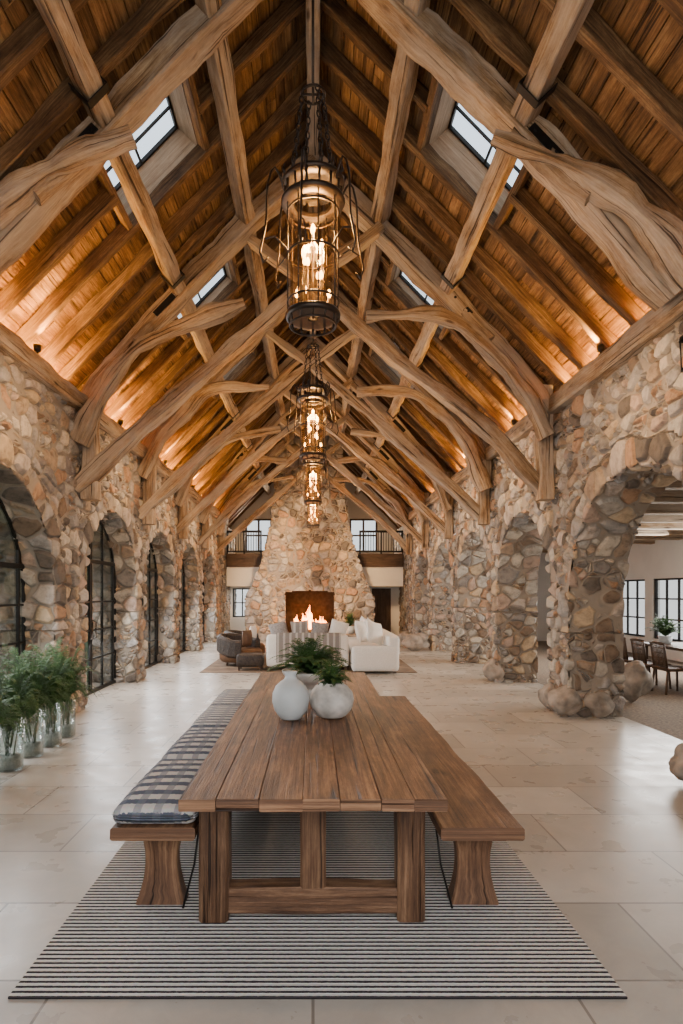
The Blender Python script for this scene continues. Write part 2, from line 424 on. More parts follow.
# ---------------------------------------------------------------- stone walls with arches
HT=4.45
TAIL=[(8.85+3.2*k,12.05+3.2*k,9.18+3.2*k,11.76+3.2*k,1.86) for k in range(4)]
BAYS=[(-.65,1.6,-.1,1.1,2.0),(1.6,4.85,2.0,4.45,1.95),(4.85,8.85,5.25,8.48,1.58)]+TAIL
BAYSL=[(-.65,1.6,-.1,1.1,2.0),(1.6,4.6,1.9,4.2,1.95),(4.6,8.6,4.95,8.05,1.66),(8.6,12.15,9.15,11.76,1.86)]+[(12.15+3.2*k,15.35+3.2*k,12.4+3.2*k,14.96+3.2*k,1.86) for k in range(3)]
def arch_wall(name,sx,xin,thick,BB):
    m=MB(); m.rest=[]
    for (y0,y1,a0_,a1_,SPR) in BB:
        c=(a0_+a1_)/2; AW=(a1_-a0_)/2; dl=c-y0; dr=y1-c
        ds=.02 if 4.5<c<11.5 else (.03 if c>11 else .06)
        inn=[]; out=[]; arc=[]
        nj=int(SPR/ds)
        for i in range(nj): z=SPR*i/nj; inn.append((c-AW,z)); out.append((y0,z)); arc.append(z-SPR)
        aL=math.atan2(HT-SPR,dl); aR=math.atan2(HT-SPR,dr)
        for (s0,s1) in [(PI,PI-aL),(PI-aL,aR),(aR,0)]:
            k=max(4,int(abs(s0-s1)*AW*1.2/ds))
            for i in range(k):
                t=s0+(s1-s0)*i/k; inn.append((c+AW*math.cos(t),SPR+AW*math.sin(t))); arc.append((PI-t)*AW)
                ct,st=math.cos(t),math.sin(t)
                if t>PI-aL+1e-6: out.append((y0,SPR+dl*abs(st/ct)))
                elif t>aR+1e-6: out.append((c+(HT-SPR)*ct/st,HT))
                else: out.append((y1,SPR+dr*abs(st/ct)))
        for i in range(nj+1): z=SPR*(1-i/nj); inn.append((c+AW,z)); out.append((y1,z)); arc.append(PI*AW+SPR-z)
        M_=int(1.3/ds); K=int(thick/ds); n=len(inn); base=len(m.v)
        for j in range(M_+1):
            t=j/M_
            for i in range(n):
                p=(xin,out[i][0]+(inn[i][0]-out[i][0])*t,out[i][1]+(inn[i][1]-out[i][1])*t)
                m.v.append(p)
                rd=math.hypot(p[1]-inn[i][0],p[2]-inn[i][1])
                rw=.32+.12*noise.noise(V((arc[i]*2.5,c,0)))
                if rd<rw and inn[i][1]>SPR*.75: m.rest.append((20+rd*.6,arc[i]*1.0+c*7,3.3+rd*.1))
                else: m.rest.append(p)
        for j in range(1,K+1):
            for i in range(n):
                x=thick*j/K
                m.v.append((xin+sx*x,inn[i][0],inn[i][1]))
                if inn[i][1]>SPR*.75: m.rest.append((20-x*.8,arc[i]*1.0+c*7,3.3))
                else: m.rest.append((xin+sx*x,inn[i][0],inn[i][1]))
        for j in range(M_+K):
            for i in range(n-1):
                a=base+j*n+i; q=(a,a+1,a+n+1,a+n)
                if sx<0: q=q[::-1]
                m.face(q,None,True)
    def sheet(y0,y1,ds):
        ny=int((y1-y0)/ds); nz=int(HT/ds); base=len(m.v)
        for i in range(ny+1):
            for j in range(nz+1): m.v.append((xin,y0+(y1-y0)*i/ny,HT*j/nz)); m.rest.append(m.v[-1])
        for i in range(ny):
            for j in range(nz):
                a=base+i*(nz+1)+j; q=(a,a+1,a+nz+2,a+nz+1)
                if sx<0: q=q[::-1]
                m.face(q,None,True)
    sheet(BB[-1][1],27,.05)
    x2=sx*4.35
    m.quad((xin,-.65,HT),(xin,27,HT),(x2,27,HT),(x2,-.65,HT)); m.rest.extend(m.v[-4:])
    f=m.f[0]; a,b,c=[V(m.v[i]) for i in f[:3]]; nx=(b-a).cross(c-a).x
    if nx*sx>0: m.f=[q[::-1] for q in m.f]; m.u=[u[::-1] for u in m.u]
    return struct(m.build(name,STONE,org=(xin,0,0),rest=True))
arch_wall('wall_left',-1,XL,.9,BAYSL)
arch_wall('wall_right',1,XR,.8,BAYS)
m=MB()
m.v.extend([(-4.35,-1,4.6),(4.35,-1,4.6),(0,-1,9.0)]); m.face((0,1,2))  # unseen gable, added to keep sky light from behind off the roof
struct(m.build('wall_sky_block',W_BOARD),'unseen boarded gable added behind the camera to block sky light')

# ---------------------------------------------------------------- walls with rectangular holes
def holes_wall(m,axis,pos,u0,u1,z0,z1,holes,t=.2):
    us=sorted({u0,u1}|{h[0] for h in holes}|{h[1] for h in holes}); zs=sorted({z0,z1}|{h[2] for h in holes}|{h[3] for h in holes})
    P=lambda u,z,d=0:(pos+d,u,z) if axis==0 else (u,pos+d,z)
    for a,b in zip(us,us[1:]):
        for c,d in zip(zs,zs[1:]):
            cu,cz=(a+b)/2,(c+d)/2
            if any(h[0]<cu<h[1] and h[2]<cz<h[3] for h in holes): continue
            m.quad(P(a,c),P(b,c),P(b,d),P(a,d))
    for h in holes:
        for (a,b,c,d) in ((h[0],h[2],h[1],h[2]),(h[1],h[2],h[1],h[3]),(h[1],h[3],h[0],h[3]),(h[0],h[3],h[0],h[2])):
            m.quad(P(a,b),P(c,d),P(c,d,t),P(a,b,t))
WN=[0]
def window(axis,pos,u0,u1,z0,z1,nu,nz,mat=None,label=None,bar=.05,fr=.1,gl=None):
    WN[0]+=1
    P=lambda u,z,d=0:V((pos+d,u,z)) if axis==0 else V((u,pos+d,z))
    up=(1,0,0) if axis==0 else (0,1,0)
    m=MB()
    for a,b in (((u0,z0),(u1,z0)),((u1,z0),(u1,z1)),((u1,z1),(u0,z1)),((u0,z1),(u0,z0))): m.sweep([P(*a,.08),P(*b,.08)],fr,fr*.8,up)
    o=struct(m.build('window_%d'%WN[0],mat or IRON),label)
    m=MB()
    for i in range(1,nu): u=u0+(u1-u0)*i/nu; m.sweep([P(u,z0,.08),P(u,z1,.08)],bar,.05,up)
    for i in range(1,nz): z=z0+(z1-z0)*i/nz; m.sweep([P(u0,z,.08),P(u1,z,.08)],bar*.8,.05,up)
    if m.v: m.build('muntins',mat or IRON,o)
    m=MB(); m.quad(P(u0,z0,.09),P(u1,z0,.09),P(u1,z1,.09),P(u0,z1,.09)); m.build('pane',gl or GLASS,o)
    return o
LW=[(-3.05,-1.85,3.6,5.1),(1.65,2.9,3.6,5.1)]
m=MB(); holes_wall(m,1,27,-4.3,4.3,3.2,9,LW)
struct(m.build('wall_loft',PLAST))
for h in LW: window(1,27,*h,2,2,label='bright loft window behind the balcony railing',mat=W_DARK,bar=.09,fr=.16)
DW=[(-3.35,-2.55,.75,1.95)]
m=MB(); holes_wall(m,1,25,-4.3,4.3,0,2.2,DW+[(2.45,3.25,0,1.95)]); struct(m.build('wall_end',PLAST))
window(1,25,*DW[0],2,2,label='small window under the balcony left of the chimney')
m=MB(); m.box((2.45,25.05,0),(3.25,25.12,1.95),.02); d=m.build('door_6',W_DARK); struct(d,'dark door under the balcony right of the chimney')
m=MB(); m.tube([(2.55,25.04,.95),(2.55,25.0,.95),(2.55,24.97,1.1)],.012); m.build('handle',IRON,d)
m=MB(); m.box((-3.4,23.6,2.02),(3.55,23.75,2.78),.01,axis=0); m.box((-3.4,23.75,2.6),(3.55,24.98,2.79),.01,axis=0)
struct(m.build('floor_balcony',PLAST),'white loft fascia each side of the chimney')
m=MB(); m.box((-3.4,23.55,2.78),(3.55,23.72,3.3),.02,axis=0); m.box((-3.4,23.72,3.12),(3.55,26.98,3.28),.02,axis=0)
struct(m.build('trim_3',W_DARK),'dark timber edge of the loft floor')
for a,b,lab in ((-3.4,-2.02,'black balcony railing left of the stone chimney'),(1.82,3.55,'black balcony railing right of the stone chimney')):
    r=thing('balcony_railing',lab,'railing',((a+b)/2,23.64,3.3),'balcony railings beside the chimney')
    m=MB(); m.box((a,23.59,4.14),(b,23.69,4.22)); m.build('top_rail',IRON,r)
    m=MB(); m.box((a,23.61,3.36),(b,23.67,3.42)); m.build('bottom_rail',IRON,r)
    for i in range(3):
        x=a+.03+(b-a-.06)*i/2; m=MB(); m.box((x-.03,23.61,3.3),(x+.03,23.67,4.14)); m.build('post',IRON,r)
    m=MB()
    for i in range(int((b-a)/.1)): x=a+.06+.1*i; m.box((x-.014,23.63,3.42),(x+.014,23.65,4.14))
    m.build('balusters',IRON,r)
# side room
SWN=[(5.0,6.6,.5,2.15),(7.0,8.6,.5,2.15),(9.0,10.6,.5,2.15),(11.0,12.6,.5,2.15),(13.0,14.6,.5,2.15),(15.0,16.6,.5,2.15),(17.0,18.6,.5,2.15)]
m=MB(); holes_wall(m,0,9.4,2,22,0,3.4,SWN); struct(m.build('wall_side_room',PLAST))
for h in SWN: window(0,9.4,*h,3,3,label='dark framed window of the side room')
m=MB(); m.quad((4.4,2,0),(9.4,2,0),(9.4,2,3.4),(4.4,2,3.4)); m.quad((4.4,22,0),(9.4,22,0),(9.4,22,3.4),(4.4,22,3.4)); struct(m.build('wall_side_room_ends',PLAST))
m=MB(); 
for i in range(26): m.box((4.3+i*.2,2,3.4),(4.498+i*.2,22,3.43),.02,axis=1)
cs=struct(m.build('ceiling_side_room',W_BOARD))
for i in range(14):
    y=4+i*1.25; m=MB(); m.box((4.4,y,3.12),(9.4,y+.2,3.4),.06,jit=.02,step=.4); m.build('ceiling_beam',W_TRUSS,cs)

# ---------------------------------------------------------------- roof
RY0,RY1=-1.0,27.0
SKY=[(6.12+3.2*k,7.4+3.2*k) for k in range(5)]; SX0,SX1=1.42,2.30
nrm=lambda s:V((s*SL,0,1)).normalized()
m=MB()
sl=math.sqrt(1+SL*SL); LX=4.3; nb=int(LX*sl/.17)
for s in (-1,1):
    up=nrm(s)
    for i in range(nb):
        xa=LX*i/nb; xb=LX*(i+1)/nb; xm=(xa+xb)/2; y=RY0-R.uniform(0,2)
        while y<RY1:
            L=R.uniform(1.6,3.8); y0=max(y,RY0); y1=min(y+L,RY1); y+=L
            iv=[(y0,y1)]
            if xb>SX0 and xa<SX1:
                for (h0,h1) in SKY:
                    nv=[]
                    for (p,q) in iv:
                        if q<=h0 or p>=h1: nv.append((p,q)); continue
                        if p<h0: nv.append((p,h0))
                        if q>h1: nv.append((h1,q))
                    iv=nv
            for (p,q) in iv:
                if q-p<.02: continue
                c=V((s*xm,0,roofz(xm)))+up*(.012+R.uniform(0,.012))
                m.sweep([c+V((0,p,0)),c+V((0,q-.006,0))],(xb-xa)*sl-.009,.024,up,.12)
    def leak_sheet(xa,xb,ya,yb):  # unseen sheet added above the boards to stop light leaking through gaps
        o=up*.05
        m.quad(V((s*xa,ya,roofz(xa)))+o,V((s*xb,ya,roofz(xb)))+o,V((s*xb,yb,roofz(xb)))+o,V((s*xa,yb,roofz(xa)))+o)
    leak_sheet(0,SX0,RY0,RY1); leak_sheet(SX1,LX+.1,RY0,RY1)
    e=[RY0]+[t for h in SKY for t in h]+[RY1]
    for i in range(0,len(e),2): leak_sheet(SX0,SX1,e[i],e[i+1])
ceil=struct(m.build('ceiling',W_BOARD,org=(0,0,0)),'steep gabled roof lined with warm brown boards')
ys=[5.48+.64*j for j in range(-9,34)]
for s in (-1,1):
    up=nrm(s)
    for j,y in enumerate(ys):
        parts=[(0.02,4.25)]
        if any(h0+.05<y<h1-.05 for h0,h1 in SKY): parts=[(0.02,SX0-.03),(SX1+.03,4.25)]
        for (a,b) in parts:
            o=up*-.085; y2=y+R.uniform(-.03,.03)
            m=MB(); m.sweep([V((s*a,y2,roofz(a)))+o,V((s*b,y+R.uniform(-.02,.02),roofz(b)))+o],.11,.17,up,.10,jit=.03,step=.2); m.build('rafter',W_RAFT,ceil)
    for (h0,h1) in SKY:
        m=MB()
        for x in (SX0-.03,SX1+.03):
            c=V((s*x,0,roofz(x)))+up*-.07; m.sweep([c+V((0,h0,0)),c+V((0,h1,0))],.08,.15,up)
        m.build('trimmer',W_RAFT,ceil)
m=MB(); m.sweep([(0,RY0,8.42),(0,RY1,8.42)],.16,.42,(0,0,1),.08,jit=.015,step=.5); m.build('ridge_beam',W_TRUSS,ceil)
for s in (-1,1):
    for x in (2.19,1.18):
        up=nrm(s); c=V((s*x,0,roofz(x)))+up*-.27
        m=MB(); m.sweep([c+V((0,RY0,0)),c+V((0,RY1,0))],.19,.2,up,.07,jit=.035,step=.2); m.build('purlin',W_TRUSS,ceil)
for s,sd in ((-1,'left'),(1,'right')):
    for k,(h0,h1) in enumerate(SKY):
        up=nrm(s); WN[0]+=1; D=up*(.36 if k==0 else .16)
        A=V((s*SX0,h0,roofz(SX0))); B=V((s*SX1,h0,roofz(SX1))); C_=V((s*SX1,h1,roofz(SX1))); E=V((s*SX0,h1,roofz(SX0)))
        m=MB()
        for p,q in ((A,B),(B,C_),(C_,E),(E,A)):
            L=(q-p).length; vo=R.uniform(0,20)
            m.quad(p,q,q+D,p+D,[(0,vo),(L,vo),(L,vo+.5),(0,vo+.5)])
        o=struct(m.build('window_%d'%WN[0],W_PALE),'skylight shaft in the %s roof slope'%sd)
        m=MB()
        for p,q in ((A,B),(B,C_),(C_,E),(E,A)): m.sweep([p+D,q+D],.05,.05,up)
        for t in (1/4,1/2,3/4): m.sweep([A.lerp(E,t)+D,B.lerp(C_,t)+D],.025,.03,up)
        m.sweep([A.lerp(B,.5)+D,E.lerp(C_,.5)+D],.025,.03,up)
        m.build('frame',IRON,o)
        m=MB(); m.quad(A+D,B+D,C_+D,E+D); m.build('pane',GLASS,o)

# wall plates
for i,(s,xw) in enumerate(((-1,XL),(1,XR))):
    m=MB(); x=xw
    m.sweep([(x,RY0,HT+.1),(x,23.5,HT+.1)],.26,.26,(0,0,1),.1,jit=.05,step=.2)
    struct(m.build('trim_%d'%(i+1),W_TRUSS),'rough timber wall plate along the %s wall'%('left' if s<0 else 'right'))

# ---------------------------------------------------------------- trusses
TY=[5.8,9.0,12.2,15.4,18.6,21.8]
tl=['nearest timber roof truss with forked branch beams overhead','second timber truss behind the nearest lantern','third timber truss from the camera','fourth timber truss from the camera','fifth timber truss from the camera','farthest timber truss just before the stone chimney']
for ti,y in enumerate(TY):
    t=thing('timber_truss',tl[ti],'roof truss',(0,y,3.2),'timber roof trusses')
    for s,xw in ((-1,XL),(1,XR)):
        xp=xw-s*.12
        j=lambda a:R.uniform(-a,a)
        if ti>0:
            m=MB(); m.sweep([(xp,y,3.15),(xp,y,4.85)],.22,.22,(0,1,0),.1,jit=.04,step=.12); m.build('post',W_TRUSS,t)
        P=[(s*3.47,y,4.45 if ti else 4.62),(s*3.1,y,5.02+j(.05)),(s*2.2,y,roofz(2.2,8.25)+j(.06)),(s*1.1,y,roofz(1.1,8.27)+j(.05)),(0,y,8.2)]
        m=MB(); m.sweep(P,.25,.31,(0,1,0),.07,jit=.05,step=.1,curve=True); m.build('principal_rafter',W_TRUSS,t)
        if ti==0: Q=[(s*3.5,4.62),(s*3.25,4.98),(s*2.85,5.38),(s*2.3,5.72),(s*1.66,5.97)]
        else: Q=[(s*3.42,3.95+j(.15)),(s*3.08,4.7+j(.1)),(s*2.55,5.32),(s*(1.9+j(.15)),5.74+j(.1)),(s*(.85+j(.15)),5.86+j(.12))]
        m=MB(); m.sweep([(a,y-.27,b) for a,b in Q],.22,.24,(0,1,0),.18,jit=.08,step=.09,curve=True,taper=lambda q:1.1-.5*q); m.build('branch_beam',W_TRUSS,t)
        m=MB()
        m.sweep([(s*2.6,y-.2,5.45),(s*2.35,y-.1,5.75),(s*1.95,y-.05,6.2)],.15,.15,(0,1,0),.2,jit=.05,step=.1,curve=True); m.build('strut',W_TRUSS,t)
        if ti>0:
            yo=y+s*.13
            S=[(s*3.5,yo,3.3),(s*2.5,yo,4.30+j(.12)),(s*1.2,yo,5.38+j(.1)),(s*0,yo,6.4),(-s*1.0,yo,7.15)]
            m=MB(); m.sweep(S,.18,.23,(0,1,0),.08,jit=.06,step=.1,curve=True,taper=lambda q:1.15-.35*q); m.build('scissor_brace',W_TRUSS,t)
        m=MB(); c=V((s*2.19,y-.16,roofz(2.19,8.26))); d=V((-s,0,SL)).normalized()
        m.sweep([c-d*.2,c+d*.2],.012,.09,nrm(s)); 
        for q in (-.14,.14): m.tube([c+d*q+V((0,-.03,0)),c+d*q+V((0,.03,0))],.02,8)
        m.build('iron_plate',IRON,t)
        m=MB()
        cc=V((s*2.19,y-.45,roofz(2.19,8.72)))+nrm(s)*-.27
        for dd in (-.12,.12): m.sweep([cc+d*dd-nrm(s)*.12,cc+d*dd+nrm(s)*.12],.08,.012,d)
        m.sweep([cc-d*.12-nrm(s)*.12,cc+d*.12-nrm(s)*.12],.08,.012,nrm(s))
        m.build('iron_strap',IRON,t)

# ---------------------------------------------------------------- lights
def light(kind,name,loc,col,e,rot=None,target=None,**k):
    l=bpy.data.lights.new(name,kind); l.color=col; l.energy=e
    for a,b in k.items(): setattr(l,a,b)
    o=bpy.data.objects.new(name,l); C.objects.link(o); o.location=loc
    if target is not None: o.rotation_euler=(V(target)-V(loc)).to_track_quat('-Z','Y').to_euler()
    return o
for s,xw in ((-1,XL),(1,XR)):
    side='left' if s<0 else 'right'
    for k in range(6):
        y=7.4-3.2+3.2*k
        xs=xw+s*.2; z=HT+.02
        u=thing('cove_uplight','warm linear uplight on the %s wall plate %s'%(side,['nearest the camera','above the first visible arch','above the second arch','above the third arch','above the fourth arch','above the farthest arch'][k]),'light',(xs,y,HT),'cove uplights on the wall plates')
        m=MB(); m.box((xs-.03,y-1.2,HT),(xs+.03,y+1.2,HT+.04)); m.build('housing',IRON,u)
        m=MB(); m.box((xs-.02,y-1.18,HT+.04),(xs+.02,y+1.18,HT+.05)); m.build('diffuser',STRIPL,u)
        l=light('AREA','uplight_lamp',(xs,y,HT+.07),(1,.47,.07),220 if k==0 else 430,shape='RECTANGLE',size=.06,size_y=2.3)
        zax=(V((xs-s*1.5,y,HT+1.4))-V((xs,y,HT+.07))).normalized()*-1
        yax=V((0,1,0)); xax=yax.cross(zax).normalized()
        l.rotation_euler=Matrix((xax,yax,zax)).transposed().to_euler()
    # small spot fixtures on top of the wall plate between the trusses, washing the slope
    for k in range(5):
        y=7.4+3.2*k; xf=xw-s*.05; zf=HT+.23
        u=thing('spot_uplight','small black spot uplight standing on the %s wall plate %s'%(side,['above the first arch','above the second arch','above the third arch','above the fourth arch','above the fifth arch'][k]),'light',(xf,y,zf),'spot uplights on the wall plates')
        m=MB(); m.lathe([(0,0),(.035,0),(.035,.015),(.012,.02),(.012,.05),(.04,.055),(.05,.13),(.045,.13),(.03,.07),(0,.07)],(xf,y,zf),14); m.build('housing',IRON,u)
        light('SPOT','spot_lamp',(xf-s*.05,y,zf+.16),(1,.52,.13),330,target=(s*1.9,y,6.9),spot_size=2.1,spot_blend=1.0,shadow_soft_size=.05)
light('AREA','fill_back',(0,-1.5,3.1),(1,.94,.88),140,target=(0,6,.2),shape='RECTANGLE',size=6,size_y=2.0)
for (y0,y1,a0,a1,sp) in BAYSL[2:]:
    light('AREA','door_day',(-3.65,(a0+a1)/2,1.6),(.96,.98,1),110,target=(0,(a0+a1)/2,.5),shape='RECTANGLE',size=2.0,size_y=2.4)
    light('AREA','wall_wash',(2.7,(a0+a1)/2,4.2),(1,.66,.36),30,target=(3.75,(a0+a1)/2,1.8),shape='RECTANGLE',size=1.0,size_y=.1)
    light('AREA','wall_wash',(-2.55,(a0+a1)/2,4.2),(1,.66,.36),30,target=(-3.6,(a0+a1)/2,1.8),shape='RECTANGLE',size=1.0,size_y=.1)
light('AREA','side_day',(9.2,11,2.4),(1,.97,.92),900,target=(4.5,10,.8),shape='RECTANGLE',size=10,size_y=1.6)
light('AREA','loft_day',(-2.4,26.5,4.8),(1,.84,.66),150,target=(-2,22,3.5),size=1.5)
light('AREA','loft_day2',(2.4,26.5,4.8),(1,.84,.66),150,target=(2,22,3.5),size=1.5)
light('AREA','under_loft',(-2.6,24.3,1.95),(1,.9,.8),25,target=(-2.6,24.3,0),size=.8)
w=bpy.data.worlds.new('w'); bpy.context.scene.world=w; w.use_nodes=True; nt=w.node_tree
bg=nt.nodes['Background']; tc=nt.nodes.new('ShaderNodeTexCoord'); sx=nt.nodes.new('ShaderNodeSeparateXYZ'); nt.links.new(tc.outputs['Generated'],sx.inputs[0])
r=nt.nodes.new('ShaderNodeValToRGB'); r.color_ramp.elements[0].position=.0; r.color_ramp.elements[0].color=(1,.98,.96,1); r.color_ramp.elements[1].position=.8; r.color_ramp.elements[1].color=(1.6,1.8,2.05,1)
nt.links.new(sx.outputs[2],r.inputs[0]); nt.links.new(r.outputs[0],bg.inputs[0]); bg.inputs[1].default_value=1.5

# ---------------------------------------------------------------- left steel doors
DN=['arched steel doors behind the camera position','arched steel doors left of the camera','nearest arched black steel and glass doors in the left wall','second arched steel doors in the left wall','third arched steel doors in the left wall','fourth arched steel doors in the left wall','farthest arched steel doors in the left wall']
dn=0
for k,(y0,y1,A0,A1,SPR) in enumerate(BAYSL):
    if k==0: continue
    dn+=1; num=dn if dn<6 else dn+1
    x=-3.88; c=(A0+A1)/2; a=(A1-A0)/2
    ts=[PI-PI*i/24 for i in range(25)]
    path=[(x,c-a,0)]+[(x,c+a*math.cos(t),SPR+a*math.sin(t)) for t in ts]+[(x,c+a,0)]
    m=MB(); m.sweep(path,.035,.035,(1,0,0),.05); m.sweep([(x,c-a,.03),(x,c+a,.03)],.05,.06)
    m.sweep([(x,c-a,SPR+.45),(x,c+a,SPR+.45)],.06,.07)
    d=struct(m.build('door_%d'%num,IRON),DN[k])
    m=MB()
    for t in (-.03,.03,-a*.9,a*.9):
        h=SPR+math.sqrt(a*a-t*t)*.98; m.sweep([(x,c+t,.03),(x,c+t,h)],.04,.04,(1,0,0))
    for t in (-a*.46,a*.46):
        h=SPR+math.sqrt(a*a-t*t)*.98; m.sweep([(x,c+t,.03),(x,c+t,h)],.02,.03,(1,0,0))
    for z in (.6,1.1,1.6): m.sweep([(x,c-a,z),(x,c+a,z)],.02,.03)
    m.build('muntins',IRON,d)
    m=MB()
    P=[(x-.01,c-a,0)]+[(x-.01,c+a*math.cos(t),SPR+a*math.sin(t)) for t in ts]+[(x-.01,c+a,0)]
    m.v.extend(P); m.face(list(range(len(P)))); m.build('pane',DGLASS,d)
    m=MB()
    for t in (-.08,.08): m.tube([(x+.02,c+t,.95),(x+.07,c+t,.97),(x+.07,c+t,1.25),(x+.02,c+t,1.27)],.01,8)
    m.build('handle',BRONZE,d)

# ---------------------------------------------------------------- chimney
CX=-.12; YF=22.4
def hw(z):
    if z<1.6: return 2.42
    return 1.08+1.34*math.exp(-(z-1.6)/2.35)
def inop(x,z): return abs(x-CX)<.92 and .26<z<1.78+.08*(1-((x-CX)/.92)**2)
m=MB(); nz=200; ZT=8.55; nf=96; nsd=24
cols=[('L',i/nsd) for i in range(nsd)]+[('F',i/nf) for i in range(nf+1)]+[('R',(i+1)/nsd) for i in range(nsd)]
m.rest=[]
for i in range(nz+1):
    z=ZT*i/nz; h=hw(z)
    for k,t in cols:
        if k=='L': m.v.append((CX-h,YF+1.9*(1-t),z))
        elif k=='F': m.v.append((CX-h+2*h*t,YF,z))
        else: m.v.append((CX+h,YF+1.9*t,z))
        m.rest.append(m.v[-1])
n=len(cols)
for i in range(nz):
    for j in range(n-1):
        a=i*n+j; q=(a,a+1,a+n+1,a+n); c=sum((V(m.v[k]) for k in q),V())/4
        if abs(c.y-YF)<.01 and inop(c.x,c.z): continue
        m.face(q,None,True)
ch=thing('stone_chimney','tall tapering fieldstone chimney with an open fireplace at the end of the hall','fireplace',(CX,YF+.9,0))
m.build('chimney_breast',STONE_F,ch,rest=True)
m=MB(); x0,x1,z0,z1,ya,yb=CX-.94,CX+.94,.24,1.88,YF+.02,YF+1.0
m.quad((x0,ya,z0),(x1,ya,z0),(x1,yb,z0),(x0,yb,z0)); m.quad((x0,ya,z1),(x1,ya,z1),(x1,yb,z1),(x0,yb,z1)); m.quad((x0,yb,z0),(x1,yb,z0),(x1,yb,z1),(x0,yb,z1))
m.quad((x0,ya,z0),(x0,yb,z0),(x0,yb,z1),(x0,ya,z1)); m.quad((x1,ya,z0),(x1,yb,z0),(x1,yb,z1),(x1,ya,z1)); m.build('firebox',SOOT,ch)
m=MB(); m.box((CX-2.3,YF-.55,0),(CX+2.3,YF+.05,.24),.1,jit=.03,step=.2); m.build('hearth',BOULD,ch)
for i,(dx,dy,dz,rz) in enumerate(((0,.35,.34,.1),(.05,.62,.36,-.1),(-.05,.48,.50,.3))):
    c=V((CX+dx,YF+dy,dz)); d=V((math.cos(rz),math.sin(rz),0))*.5
    m=MB(); m.tube([c-d,c,c+d],.08,10); tag(m.build('log',BARK),['front burning log in the fireplace','rear burning log in the fireplace','top burning log in the fireplace'][i],'log','burning logs')
m=MB()
for i in range(46):
    x=CX+R.uniform(-.62,.62); yy=YF+.25+R.uniform(0,.35); h=R.uniform(.3,.95)*(1-abs(x-CX)*.8)
    m.tube([(x,yy,.38),(x+R.uniform(-.05,.05),yy,.38+h*.4),(x+R.uniform(-.08,.08),yy,.38+h*.8),(x,yy,.38+h)],lambda t:.06*(math.sin(PI*min(1,t*.9+.12)))**.8*(1-t*.6)+.002,8,True,.06)
tag(m.build('fire',FIREM),'orange flames burning over the logs','fire',kind='stuff')
light('POINT','fire_light',(CX,YF-.3,.7),(1,.42,.12),160,shadow_soft_size=.2)
light('POINT','firebox_light',(CX,YF+.4,1.25),(1,.34,.06),30,shadow_soft_size=.1)
light('SPOT','chimney_wash',(CX,18.2,5.2),(1,.62,.30),2400,target=(CX,22.4,2.9),spot_size=1.25,spot_blend=.9,shadow_soft_size=.2)

